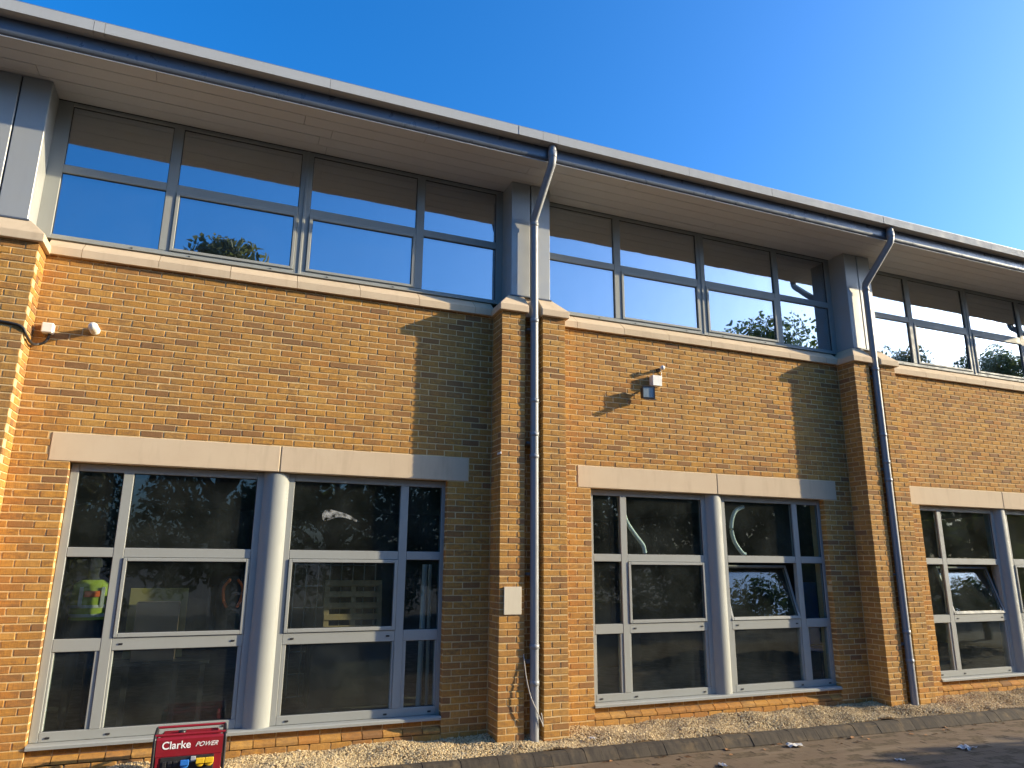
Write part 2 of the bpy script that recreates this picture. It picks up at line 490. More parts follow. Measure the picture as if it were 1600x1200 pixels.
# paving blocks of the road, 200 x 100 mm, running along the kerb
V0, F0 = chamfer_box(.1985, .0985, .03, .001); V0 = np.array(V0)
quads = [f for f in F0 if len(f) == 4]; tris = [f for f in F0 if len(f) == 3]
PV = []; PF = []
a_k = math.atan(KSL)
ca, sa = math.cos(a_k), math.sin(a_k)
cnt = 0
for j in range(44):
    for i in range(-10, 96):
        lx = i * .2 + (.1 if j % 2 else 0); ly = -.215 - j * .1
        x = lx * ca - ly * sa; y = kerb_y(0) + lx * sa + ly * ca
        p = pix(x, y, -.06)
        if p is None or p[0] < 300 or p[0] > 1900 or p[1] > 1420: continue
        q = V0.copy(); q += rng.normal(0, .0012, 3)
        q = np.column_stack((q[:, 0] * ca - q[:, 1] * sa + x, q[:, 0] * sa + q[:, 1] * ca + y, q[:, 2] - .072 + rng.normal(0, .0004)))
        PV.append(q); PF.append(np.array(quads) + cnt); cnt += len(q)
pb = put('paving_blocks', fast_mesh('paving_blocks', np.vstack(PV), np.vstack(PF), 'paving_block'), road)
pb['kind'] = 'stuff'

# kerb of small blocks
kb = MB()
kerb_base = MB().add([(x, kerb_y(x) + dy, z) for x in (-3, 20) for dy, z in ((.004, -.09), (.004, .04), (-.13, .03), (-.19, -.065), (-.19, -.09))],
                     [(0, 1, 6, 5), (1, 2, 7, 6), (2, 3, 8, 7), (3, 4, 9, 8)])
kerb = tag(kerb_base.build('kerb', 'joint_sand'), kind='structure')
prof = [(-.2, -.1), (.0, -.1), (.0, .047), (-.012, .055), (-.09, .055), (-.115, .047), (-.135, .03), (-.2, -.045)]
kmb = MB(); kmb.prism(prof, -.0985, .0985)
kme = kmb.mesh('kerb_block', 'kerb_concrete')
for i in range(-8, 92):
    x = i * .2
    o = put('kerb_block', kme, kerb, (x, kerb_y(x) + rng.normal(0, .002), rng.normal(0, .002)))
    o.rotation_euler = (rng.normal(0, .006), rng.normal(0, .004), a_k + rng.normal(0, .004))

# gravel bed
def gz(x, y):
    kb_ = kerb_y(x)
    t = min(1, max(0, (y - kb_) / (0 - kb_)))
    h = .048 + .046 * t
    h += .014 * math.sin(x * 2.1 + 1.3 * y) * math.sin(y * 6.1 + x * .7) + .012 * math.sin(x * 5.3 + y * 3.7 + 1) + .008 * math.sin(x * 11.7 - y * 9.1)
    return h
nx, ny = 420, 16
SV = []; SF = []
for i in range(nx + 1):
    x = -3 + i * 22.5 / nx
    for j in range(ny + 1):
        y = kerb_y(x) + .002 + (0.08 - kerb_y(x)) * j / ny
        SV.append((x, y, gz(x, y) - .012))
for i in range(nx):
    for j in range(ny):
        a = i * (ny + 1) + j
        SF.append((a, a + ny + 1, a + ny + 2, a + 1))
tag(put('planting_bed', fast_mesh('planting_bed', SV, SF, 'soil', True)), kind='structure')
bmi = bmesh.new(); bmesh.ops.create_icosphere(bmi, subdivisions=1, radius=1)
IV = np.array([v.co[:] for v in bmi.verts]); IF = np.array([[v.index for v in f.verts] for f in bmi.faces]); bmi.free()
NP = 62000
xs = 1.0 + 15.5 * rng.random(NP) ** 1.15
GV = np.zeros((NP, len(IV), 3), dtype=np.float32)
for i in range(NP):
    x = xs[i]; y = kerb_y(x) + .012 + (0.02 - kerb_y(x)) * rng.random()
    s = .0055 + .0065 * rng.random() ** 2
    if rng.random() < .01: s *= 1.9
    sc = s * np.array([1 + .5 * rng.random(), .8 + .4 * rng.random(), .55 + .35 * rng.random()])
    th = rng.random() * 6.283; c, s_ = math.cos(th), math.sin(th)
    q = IV * sc * (1 + .25 * (rng.random((len(IV), 1)) - .5))
    tl = (rng.random() - .5) * 1.2
    z = q[:, 2] + tl * q[:, 0]
    GV[i] = np.column_stack((q[:, 0] * c - q[:, 1] * s_ + x, q[:, 0] * s_ + q[:, 1] * c + y, z + gz(x, y) - .004 + .006 * rng.random()))
GF = (IF[None] + (np.arange(NP) * len(IV))[:, None, None]).reshape(-1, 3)
gr = put('gravel', fast_mesh('gravel', GV.reshape(-1, 3), GF, 'gravel'))
tag(gr, 'loose beige gravel filling the strip between the brick wall and the kerb', 'gravel', kind='stuff')

# ------------------------------------------------------------------ brickwork
BR = []     # (x0,x1,y0,y1,z0,z1,owner)
def row(x0, x1, phase, z0, z1, y0, y1, owner, anchor):
    """run of stretchers between x0 and x1, joints at anchor + .225*i + phase"""
    a = anchor + phase
    i = math.floor((x0 - a) / .225) - 1
    while a + i * .225 < x1:
        p, q = max(x0, a + i * .225 + .005), min(x1, a + (i + 1) * .225 - .005)
        if q - p > .022: BR.append((p, q, y0, y1, z0, z1, owner))
        i += 1
walls, piers = {}, {}
for k in KS:
    o = k * B
    ws = WSH[k]
    xa, xb = o + PR - B, o + PL
    # mortar core of this bay, with the window opening left free
    mc = MB()
    j0, j1 = o + J0 + ws, o + J1 + ws
    mc.box(xa - .3, j0 - .002, .0050, .30, -.3, ZLB + .01)
    mc.box(j1 + .002, xb + .3, .0050, .30, -.3, ZLB + .01)
    mc.box(j0 - .007, j1 + .007, .059, .30, -.3, ZSILL)
    mc.box(j0 - .007, j1 + .007, .0050, .0575, -.3, .135)
    mc.box(xa - .3, xb + .3, .0050, .30, ZLB + .01, 5.25)
    w = mc.build('wall', 'mortar', bld)
    walls[k] = w
    for j in range(26):
        z0 = ZLT + j * .075 + .005
        row(xa + .003, xb - .003, 0 if j % 2 == 0 else .1125, z0, min(z0 + .065, ZCB + .002), 0, .1025, ('w', k), o)
    for j in range(1, 45):
        z0 = ZLT - j * .075 + .005
        par = 0 if j % 2 else .1125
        if z0 < -.15: break
        lx0, lx1 = (o + L0 + ws - .008, o + L1 + ws + .008) if z0 > ZLB - .01 else (j0, j1)
        row(xa + .003, lx0, par, z0, z0 + .065, 0, .1025, ('w', k), j0 + .005)
        row(lx1, xb - .003, par, z0, z0 + .065, 0, .1025, ('w', k), j1 - .005)
    row(j0 + .004, j1 - .004, 0, .232, .296, .055, .15, ('w', k), j0)
    row(j0 + .004, j1 - .004, .0, .005, .07, 0, .1025, ('w', k), j0)
    row(j0 + .004, j1 - .004, .1125, .08, .145, 0, .1025, ('w', k), j0)
    # sloped plinth course
    pm = MB(); pm.prism([(0, .155), (.1, .155), (.1, .224), (.06, .224), (.054, .221), (.003, .186), (0, .18)], -.1075, .1075)
    if k == KS[0]: plinth_me = pm.mesh('plinth_brick', 'brick')
    x = j0 + .0
    while x < j1 - .02:
        q = min(x + .225, j1)
        ob = put('plinth_brick', plinth_me, w, ((x + q) / 2, rng.normal(0, .0015), rng.normal(0, .001)))
        ob.scale = ((q - x - .01) / .215, 1, 1)
        x = q
for k in (-2,) + KS:
    o = k * B + PL
    if o + 1 < XL: continue
    mc = MB()
    i_ = .005
    mc.box(o + i_, o + LEG - i_, -PD + i_, .05, -.3, 5.25)
    mc.box(o + LEG + SLOT + i_, o + 2 * LEG + SLOT - i_, -PD + i_, .05, -.3, 5.25)
    SOLID = k == -1
    mc.box(o + LEG - .02, o + LEG + SLOT + .02, (-PD if SOLID else -.1) + i_, .05, -.3, 5.25)
    piers[k] = mc.build('pier', 'mortar', bld)
    for j in range(-1, 70):
        z0 = j * .075 + .005; z1 = min(z0 + .065, ZCB + .002)
        if z1 - z0 < .01: continue
        if SOLID:
            ph = 0 if j % 2 else .1125
            row(o, o + .902, ph, z0, z1, -PD, -PD + .1025, ('p', k), o - .003)
            w_ = .1025 if j % 2 else .215
            BR.append((o + .8, o + .902, -PD + .1125, -PD + .1125 + (.2145 if j % 2 else .1025), z0, z1, ('p', k)))
            if not j % 2: BR.append((o + .8, o + .902, -PD + .225, -.003, z0, z1, ('p', k)))
            continue
        for leg in (0, 1):
            xo = o + leg * (LEG + SLOT)
            def pb_(u0, u1, y0, y1):
                # mirrored for the right leg so that both outer corners are quoined
                if leg: u0, u1 = LEG - u1, LEG - u0
                BR.append((xo + u0, xo + u1, y0, y1, z0, z1, ('p', k)))
            if (j + leg) % 2:
                pb_(0, .215, -PD, -PD + .1025); pb_(.225, LEG, -PD, -PD + .215); pb_(0, .1025, -PD + .1125, 0)
                pb_(.225, LEG, -PD + .225, 0)
            else:
                pb_(0, .1025, -PD, -PD + .215); pb_(.1125, LEG, -PD, -PD + .1025); pb_(0, .1025, -PD + .225, 0)
                pb_(.225, LEG, -PD + .1125, 0)
        if j % 2: BR.append((o + LEG + .012, o + LEG + SLOT - .012, -.1, .0, z0, z1, ('p', k)))
        else:
            BR.append((o + LEG + .012, o + LEG + SLOT / 2 - .005, -.1, .0, z0, z1, ('p', k)))
            BR.append((o + LEG + SLOT / 2 + .005, o + LEG + SLOT - .012, -.1, .0, z0, z1, ('p', k)))

# the 300 bricks that show largest are single objects, the rest one joined part
def shown(b):
    x0, x1, y0, y1, z0, z1, ow = b
    a = pix(x0, y0, z0); c = pix(x1, y0, z1)
    if a is None or c is None: return 0
    cx, cy = (a[0] + c[0]) / 2, (a[1] + c[1]) / 2
    if not (0 < cx < 1600 and 0 < cy < 1190): return 0
    if ow[0] == 'p' and y0 > -PD + .01: return 0
    return abs((c[0] - a[0]) * (c[1] - a[1]))
area = np.array([shown(b) for b in BR])
single = set(np.argsort(-area)[:300].tolist())
CV, CF = chamfer_box(1, 1, 1, .5)       # placeholder, chamfer is rebuilt per brick
CQ = np.array([f for f in CF if len(f) == 4]); CT = np.array([f for f in CF if len(f) == 3])
bm_cache = {}
def brick_mesh(dx, dy, dz):
    key = (round(dx, 2), round(dy, 2), round(dz, 2), int(rng.integers(0, 3)))
    if key not in bm_cache:
        V, F = chamfer_box(key[0] if key[0] != .22 else .215, dy, dz, .005)
        V = [(x + rng.normal(0, .0011), y + rng.normal(0, .0011), z + rng.normal(0, .0011)) for x, y, z in V]
        mb = MB().add(V, F); bm_cache[key] = (mb.mesh('brick', 'brick'), key[0] if key[0] != .22 else .215)
    return bm_cache[key]
JV = []; JQ = []; JT = []; cnt = 0
for i, (x0, x1, y0, y1, z0, z1, ow) in enumerate(BR):
    c = np.array([(x0 + x1) / 2 + rng.normal(0, .0012), (y0 + y1) / 2 + float(np.clip(rng.normal(0, .0007), -.0012, .0012)), (z0 + z1) / 2 + rng.normal(0, .0009)])
    dx, dy, dz = x1 - x0, y1 - y0, z1 - z0
    ry, rz = rng.normal(0, .004), float(np.clip(rng.normal(0, .003), -.006, .006))
    if i in single:
        me, bx = brick_mesh(dx, dy, dz)
        ob = put('brick', me, (walls if ow[0] == 'w' else piers)[ow[1]], tuple(c))
        ob.scale = (dx / bx, 1, 1); ob.rotation_euler = (0, ry, rz)
    else:
        V, _ = chamfer_box(dx, dy, dz, min(.005, dz * .3, dx * .3))
        V = np.array(V) + rng.normal(0, .0011, (24, 3))
        V = np.column_stack((V[:, 0] + ry * V[:, 2] - rz * V[:, 1], V[:, 1] + rz * V[:, 0], V[:, 2] - ry * V[:, 0])) + c
        JV.append(V); JQ.append(CQ + cnt); JT.append(CT + cnt); cnt += 24
JV = np.vstack(JV); JQ = np.vstack(JQ); JT = np.vstack(JT)
me = bpy.data.meshes.new('brickwork')
li = np.concatenate((JQ.ravel(), JT.ravel())).astype(np.int32)
st = np.concatenate((np.arange(len(JQ)) * 4, len(JQ) * 4 + np.arange(len(JT)) * 3)).astype(np.int32)
me.vertices.add(len(JV)); me.vertices.foreach_set('co', JV.astype(np.float32).ravel())
me.loops.add(len(li)); me.loops.foreach_set('vertex_index', li)
me.polygons.add(len(st)); me.polygons.foreach_set('loop_start', st)
me.update(calc_edges=True); me.materials.append(MATS['brick'])
me.polygons.foreach_set('use_smooth', np.zeros(len(st), dtype=bool))
tag(put('brickwork', me, bld), kind='stuff')

# ------------------------------------------------------------------ lintels, copings, caps
for k in KS:
    o = k * B + WSH[k]
    mid = (L0 + L1) / 2
    for a, b in ((L0, mid - .006), (mid + .006, L1)):
        MB().cbox(o + a, o + b, -.004, .14, ZLB + .004, ZLT - .004, .006).build('lintel', 'cast_stone', bld)
    MB().box(o + mid - .0055, o + mid + .0055, .003, .13, ZLB + .006, ZLT - .006).build('lintel_joint', 'mortar', bld)
    # sill course under the upper windows
    o = k * B
    x = PR - B + .005
    nxt = .11
    while x < PL - .03:
        q = min(nxt - .003, PL - .005)
        dz = rng.normal(0, .0012)
        MB().prism([(-.05, ZCB + dz), (.12, ZCB + dz), (.12, 5.424 + dz), (.104, 5.424 + dz), (-.04, 5.297 + dz), (-.05, 5.287 + dz)], o + x, o + q).build('coping_stone', 'cast_stone', bld)
        x = nxt + .003; nxt += .752
    jb = MB().box(o + PR - B, o + PL, -.043, .11, ZCB + .006, 5.285); jb.build('coping_joint', 'mortar', bld)
for k in (-2,) + KS:
    o = k * B
    if o + PR < XL: continue
    cz0, cz1, ct = 5.188, 5.276, 5.462
    for sgn, a, b in ((0, PL - .043, COLC - (.003 if k == -1 else .095)), (1, COLC + (.003 if k == -1 else .095), PR + .043)):
        oi = .175
        # outer corner hipped back to the column base
        bx0, bx1 = (a, b)
        tx0, tx1 = (a + oi, b) if sgn == 0 else (a, b - oi)
        V = [(bx0, -.382, cz0), (bx1, -.382, cz0), (bx1, .10, cz0), (bx0, .10, cz0),
             (bx0, -.382, cz1), (bx1, -.382, cz1), (bx1, .10, cz1), (bx0, .10, cz1),
             (tx0, -.215, ct), (tx1, -.215, ct), (tx1, .10, ct), (tx0, .10, ct)]
        V = [(x + o, y, z) for x, y, z in V]
        F = [(0, 3, 2, 1), (0, 1, 5, 4), (1, 2, 6, 5), (2, 3, 7, 6), (3, 0, 4, 7), (4, 5, 9, 8), (5, 6, 10, 9), (6, 7, 11, 10), (7, 4, 8, 11), (8, 9, 10, 11)]
        mb = MB().add(V, F)
        ob = mb.build('cap_stone', 'cast_stone', bld)
        bv = ob.modifiers.new('bevel', 'BEVEL'); bv.width = .007; bv.segments = 2; bv.limit_method = 'ANGLE'
    # stone behind the pipe slot
    MB().box(o + COLC - .09, o + COLC + .09, -.20, .09, cz0 + .004, ct - .006).build('cap_infill', 'cast_stone', bld)

# ------------------------------------------------------------------ upper columns
for k in (-2,) + KS:
    o = k * B + COLC
    if o + 1 < XL: continue
    hw = .284
    c0 = MB().box(o - hw + .02, o + hw - .02, -.19, .3, 5.40, ZSOF - .002).build('column', 'dark_metal', bld)
    MB().cbox(o - hw, o - .012, -.22, .14, 5.472, ZSOF - .004, .006).build('cladding_panel', 'cladding_paint', c0)
    MB().cbox(o + .004, o + hw, -.22, .14, 5.472, ZSOF - .004, .006).build('cladding_panel', 'cladding_paint', c0)
    MB().cbox(o - hw - .02, o + hw + .02, -.236, .12, 5.452, 5.470, .003).build('base_flashing', 'gutter_paint', c0)

# ------------------------------------------------------------------ windows
FY = .10      # frame face of the lower windows
UY = .115     # frame face of the upper windows
def frame_bars(mb, x0, x1, z0, z1, y, d=.055, b=.004):
    mb.cbox(x0, x1, y, y + d, z0, z1, b)
def pane_mesh(x0, x1, z0, z1, y, mat, t=.024):
    return MB().box(x0, x1, y, y + t, z0, z1).mesh('pane', mat)
def gasket(mb, x0, x1, z0, z1, y, w=.007):
    mb.box(x0 - .001, x0 + w, y, y + .006, z0, z1); mb.box(x1 - w, x1 + .001, y, y + .006, z0, z1)
    mb.box(x0 + w, x1 - w, y, y + .006, z1 - w, z1 + .001); mb.box(x0 + w, x1 - w, y, y + .006, z0 - .001, z0 + w)

# lower window, drawn once in bay coordinates
ZT = (.425, 1.145, 1.265, 2.055, 2.150, 2.922)
wf = MB()
for s in (0, 1):
    mx = lambda x: x if s == 0 else 4.663 - x
    def bar(x0, x1, z0, z1, y=FY, d=.07):
        a, b = sorted((mx(x0), mx(x1))); wf.cbox(a, b, y, y + d, z0, z1, .004)
    bar(J0 + .004, .375, .335, 2.996)                      # outer stile
    bar(.792, .889, ZT[0], ZT[5], FY - .002)               # mullion
    bar(2.128, 2.21, .335, 2.996)                          # inner stile
    bar(.376, 2.127, ZT[5], 2.996)                         # head
    bar(.376, 2.127, .335, ZT[0])                          # bottom rail
    bar(.376, .791, ZT[3], ZT[4]); bar(.890, 2.127, ZT[3], ZT[4])
    bar(.376, .791, ZT[1], ZT[2]); bar(.890, 2.127, ZT[1], ZT[2])
    # thicker beads round the bottom lights
    for a, b in ((.376, .791), (.890, 2.127)):
        bar(a, a + .022, ZT[0] + .001, ZT[1] - .001, FY + .008); bar(b - .042, b, ZT[0] + .001, ZT[1] - .001, FY + .008)
wf.cbox(2.205, 2.458, FY + .012, FY + .08, .335, 2.994, .004)
lower_frame_me = wf.mesh('window_frame', 'frame_paint')
sill_mb = MB().prism([(-.012, .292), (.02, .292), (.02, .306), (.17, .318), (.17, .334), (.0, .330), (-.012, .318)], J0 + .003, J1 - .003)
sill_me = sill_mb.mesh('sill', 'frame_paint')
gk = MB()
panes_l = []
for s in (0, 1):
    mx = lambda x: x if s == 0 else 4.663 - x
    for c, (a, b) in enumerate(((.375, .792), (.889, 2.128))):
        a_, b_ = sorted((mx(a), mx(b)))
        for r, (z0, z1) in enumerate(((ZT[0], ZT[1]), (ZT[2], ZT[3]), (ZT[4], ZT[5]))):
            if c == 1 and r == 1: continue
            panes_l.append(pane_mesh(a_ - .004, b_ + .004, z0 - .004, z1 + .004, FY + .028, 'glass_lower'))
            gasket(gk, a_, b_, z0, z1, FY + .02)
gasket_me = gk.mesh('gasket', 'black_plastic')
def sash_parts(a, b, z0, z1, y, fr=.036):
    """opening light drawn about its bottom hinge"""
    mb = MB()
    mb.cbox(a + .004, a + .004 + fr, y - .014, y + .045, 0, z1 - z0 - .006, .004); mb.cbox(b - .004 - fr, b - .004, y - .014, y + .045, 0, z1 - z0 - .006, .004)
    mb.cbox(a + .004 + fr, b - .004 - fr, y - .0145, y + .045, z1 - z0 - .006 - fr, z1 - z0 - .006, .004); mb.cbox(a + .004 + fr, b - .004 - fr, y - .0145, y + .045, 0, fr + .006, .004)
    g1 = MB(); gasket(g1, a + .004 + fr, b - .004 - fr, fr + .006, z1 - z0 - .006 - fr, y - .002)
    gme = pane_mesh(a + .002 + fr, b - .002 - fr, fr + .004, z1 - z0 - .004 - fr, y + .005, 'glass_lower')
    return mb.mesh('sash', 'frame_paint'), gme, g1.mesh('gasket', 'black_plastic')
sashes_l = []
for s in (0, 1):
    a, b = (.889, 2.128) if s == 0 else (4.663 - 2.128, 4.663 - .889)
    sashes_l.append(sash_parts(a, b, ZT[2], ZT[3], 0))
cap_me = MB().cbox(-.02, .02, -.007, .004, -.009, .009, .003).mesh('drain_cap', 'black_plastic')
OPEN = {(1, 1): .30, (2, 0): .30}
for k in KS:
    o = k * B + WSH[k]
    w = put('window', lower_frame_me, bld, (o, 0, 0))
    put('sill', sill_me, w)
    put('gasket', gasket_me, w)
    for p in panes_l: put('pane', p, w)
    for s in (0, 1):
        sm, gm, km = sashes_l[s]
        ang = OPEN.get((k, s), 0)
        for nm, mm in (('sash', sm), ('pane', gm), ('gasket', km)):
            ob = put(nm, mm, w, (0, FY, ZT[2] + .003)); ob.rotation_euler = (-ang, 0, 0)
    for s in (0, 1):
        for x, z in ((.45, .372), (.96, .372), (2.02, .372), (.97, 1.205), (2.03, 1.205)):
            put('drain_cap', cap_me, w, (x if s == 0 else 4.663 - x, FY - .001, z))
    # round column between the two halves
    cm = MB().lathe([(.0, .33), (.162, .33), (.162, 2.999), (.0, 2.999)], (2.335, .185, 0), seg=44)
    cob = cm.build('round_column', 'frame_paint', bld, (o, 0, 0))
    es = cob.modifiers.new('split', 'EDGE_SPLIT'); es.split_angle = rad(50)

# upper window
UX = ((-.24, .82), (.93, 2.312), (2.452, 3.823), (3.927, 4.962))
uf = MB()
def ub(x0, x1, z0, z1, y=UY, d=.07): uf.cbox(x0, x1, y, y + d, z0, z1, .004)
ub(-.39, -.24, 5.43, 7.125); ub(4.962, 5.07, 5.43, 7.125)
ub(.82, .93, 5.49, 7.082, UY - .003); ub(3.823, 3.927, 5.49, 7.082, UY - .003)
ub(2.312, 2.372, 5.43, 7.125); ub(2.392, 2.452, 5.43, 7.125); ub(2.366, 2.398, 5.425, 7.125, UY - .012)
for a, b in UX:
    ub(a - .001 + .002, b - .001, 6.24, 6.338)
for a, b in ((-.239, 2.311), (2.453, 4.961)):
    ub(a, b, 7.082, 7.125); ub(a, b, 5.43, 5.49)
upper_frame_me = uf.mesh('window_frame', 'frame_paint')
usill_me = MB().prism([(.06, 5.418), (.16, 5.418), (.16, 5.436), (.075, 5.434), (.06, 5.428)], -.38, 5.06).mesh('sill', 'frame_paint')
ug = MB(); panes_u = []; sash_u = []
for i, (a, b) in enumerate(UX):
    panes_u.append(pane_mesh(a - .004, b + .004, 6.334, 7.086, UY + .028, 'glass_upper')); gasket(ug, a, b, 6.338, 7.082, UY + .02)
    if i in (1, 2):
        mb = MB(); z0, z1, fr = 5.492, 6.238, .042
        mb.cbox(a + .003, a + fr, UY - .016, UY + .05, z0, z1, .004); mb.cbox(b - fr, b - .003, UY - .016, UY + .05, z0, z1, .004)
        mb.cbox(a + fr, b - fr, UY - .0165, UY + .05, z1 - fr, z1, .004); mb.cbox(a + fr, b - fr, UY - .0165, UY + .05, z0, z0 + fr - .008, .004)
        sash_u.append(mb.mesh('sash', 'frame_paint'))
        panes_u.append(pane_mesh(a + fr - .003, b - fr + .003, z0 + fr - .012, z1 - fr + .003, UY + .012, 'glass_upper'))
        gasket(ug, a + fr, b - fr, z0 + fr - .008, z1 - fr, UY + .004)
    else:
        panes_u.append(pane_mesh(a - .004, b + .004, 5.486, 6.244, UY + .028, 'glass_upper')); gasket(ug, a, b, 5.49, 6.24, UY + .02)
ugasket_me = ug.mesh('gasket', 'black_plastic')
for k in KS:
    o = k * B
    w = put('window', upper_frame_me, bld, (o, 0, 0))
    put('sill', usill_me, w); put('gasket', ugasket_me, w)
    for p in panes_u: put('pane', p, w)
    for p in sash_u: put('sash', p, w)
    for x in (.55, 1.15, 2.05, 2.72, 3.55): 
        c = put('drain_cap', cap_me, w, (x, UY - .001, 5.458)); c.scale = (.6, 1, .6)

# ------------------------------------------------------------------ eaves
nb = 5
y0s, y1s = -.842, .112
bw = (y1s - y0s) / nb
for j in range(nb):
    x = XL - 3 * rng.random()
    while x < XR:
        q = x + 3.0 + (rng.random() - .5) * .3
        a, b = max(x, XL), min(q, XR)
        if b - a > .05:
            MB().cbox(a + .002, b - .002, y0s + j * bw + .003, y0s + (j + 1) * bw - .003, ZSOF + rng.normal(0, .0006), ZSOF + .018, .002).build('soffit_board', 'soffit_paint', bld)
        x = q
MB().box(XL, XR, -.84, .3, ZSOF + .019, ZSOF + .05).build('soffit_backing', 'dark_metal', bld)
# front of the overhang: curved gutter face set back under the fascia lip
gp = [(-.60, 7.325), (-.60, 7.16), (-.83, 7.142), (-.842, 7.144)]
for i in range(9):
    w_ = math.pi / 2 * i / 8
    gp.append((-.842 - .028 * math.sin(w_), 7.144 + .06 * (1 - math.cos(w_))))
gp += [(-.872, 7.325)]
x = XL; gi = 0
while x < XR:
    q = min(x + 6.013, XR)
    MB().prism(gp, x + .001, q - .001).build('gutter', 'gutter_paint', bld); x = q
FJ = [XL, -5.94, -3.5, -1.18, .07, .17, 2.47, 4.83, 5.17, 5.39, 7.43, 8.9, 11.14, 11.39, 13.66, 16.2, 17.15, XR]
for a, b in zip(FJ[:-1], FJ[1:]):
    dy = rng.normal(0, .0012) - (.004 if b - a < .4 else 0)
    MB().prism([(-1.0 + dy, 7.326), (-.8, 7.326), (-.8, 7.345), (-.97, 7.345), (-.97, 7.43), (-.9, 7.44), (-.9, 7.452), (-1.0 + dy, 7.450 + dy)], a + .002, b - .002).build('fascia', 'fascia_paint', bld)
# roof sheets
rz = lambda y: 7.46 + (y + .985) * .10
x = XL
while x < XR:
    q = min(x + 1.0, XR)
    MB().add([(x + .002, -.985, rz(-.985)), (q - .002, -.985, rz(-.985)), (q - .002, 9, rz(9)), (x + .002, 9, rz(9)),
              (x + .002, -.985, rz(-.985) + .008), (q - .002, -.985, rz(-.985) + .008), (q - .002, 9, rz(9) + .008), (x + .002, 9, rz(9) + .008)],
             [(0, 3, 2, 1), (4, 5, 6, 7), (0, 1, 5, 4), (1, 2, 6, 5), (2, 3, 7, 6), (3, 0, 4, 7)]).build('roof_sheet', 'roof_metal', bld); x = q

# ------------------------------------------------------------------ shell and rooms
DB = 9.0
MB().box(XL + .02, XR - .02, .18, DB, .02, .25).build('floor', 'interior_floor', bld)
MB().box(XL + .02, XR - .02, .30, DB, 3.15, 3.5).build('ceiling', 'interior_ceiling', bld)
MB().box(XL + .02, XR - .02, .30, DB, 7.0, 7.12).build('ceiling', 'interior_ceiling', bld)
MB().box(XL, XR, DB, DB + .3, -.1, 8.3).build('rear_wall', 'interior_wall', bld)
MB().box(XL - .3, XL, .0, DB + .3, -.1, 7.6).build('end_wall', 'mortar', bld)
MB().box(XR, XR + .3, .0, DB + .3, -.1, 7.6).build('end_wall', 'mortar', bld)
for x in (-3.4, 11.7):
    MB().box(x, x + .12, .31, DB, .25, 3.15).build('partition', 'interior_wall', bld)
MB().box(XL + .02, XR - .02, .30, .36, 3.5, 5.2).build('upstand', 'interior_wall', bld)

# ------------------------------------------------------------------ downpipes
for k in KS:
    if k == -1: continue
    o = k * B + COLC
    r = .051
    yv = -.335
    pts = [(o, yv, .02), (o, yv, 6.50), (o, yv - .012, 6.565), (o, -.90, 7.075), (o, -.918, 7.13), (o, -.918, 7.326)]
    pmb = MB().tube(pts, r, 20)
    pp = pmb.build('downpipe', 'pipe_paint', bld)
    for z in (5.1, 4.03, 3.60, 3.32, 1.08, .68, 6.47):
        MB().lathe([(r, -.028), (r + .006, -.026), (r + .006, .026), (r, .028)], (o, yv, z), seg=20).build('pipe_collar', 'pipe_paint', pp)
    MB().lathe([(r, -.05), (r + .006, -.045), (r + .008, .05), (r, .054)], (o, -.918, 7.20), seg=20).build('pipe_collar', 'pipe_paint', pp)
    for z in (5.0, 3.5, 1.9, .9):
        MB().cbox(o - .075, o + .075, yv + .06, yv + .225, z - .014, z + .014, .003).build('pipe_bracket', 'pipe_paint', pp)

# ------------------------------------------------------------------ small things on the wall
# cable loop at the foot of the middle pier
loop = empty('cable', (5.25, -.36, .3))
cp = [(5.205, -.33, 1.0), (5.212, -.35, .88), (5.228, -.375, .72), (5.27, -.40, .54), (5.345, -.405, .385), (5.405, -.395, .27), (5.425, -.39, .22)]
def spline(P, n=8):
    P = [Vector(p) for p in P]; out = []
    for i in range(len(P) - 1):
        a, b, c, d = P[max(i - 1, 0)], P[i], P[i + 1], P[min(i + 2, len(P) - 1)]
        for j in range(n):
            t = j / n
            out.append(.5 * ((2 * b) + (c - a) * t + (2 * a - 5 * b + 4 * c - d) * t * t + (3 * b - a - 3 * c + d) * t ** 3))
    out.append(P[-1]); return out
def lcl(o, P): return [Vector(p) - o.location for p in P]
MB().tube(lcl(loop, spline(cp)), .006, 8).build('loop', 'cable_grey', loop)
MB().tube(lcl(loop, spline([(5.425, -.39, .22), (5.42, -.385, .30), (5.41, -.375, .36)])), .006, 8).build('end', 'cable_grey', loop)
tag(loop, 'thin grey cable hanging loose at the foot of the nearest downpipe', 'cable')

pl_ = MB().cbox(4.95, 5.172, -.345, -.329, 1.44, 1.755, .003).build('blank_plate', 'beige_plastic')
tag(pl_, 'blank cream plate fixed low on the brick pier beside the nearest downpipe', 'plate')
stk = MB().cbox(PL - .004, PL + .01, -.335, -.22, 3.325, 3.352, .001).add([], [])
tag(stk.build('label_strip', 'white_plastic'), 'small white strip stuck on the edge of the middle brick pier', 'label')

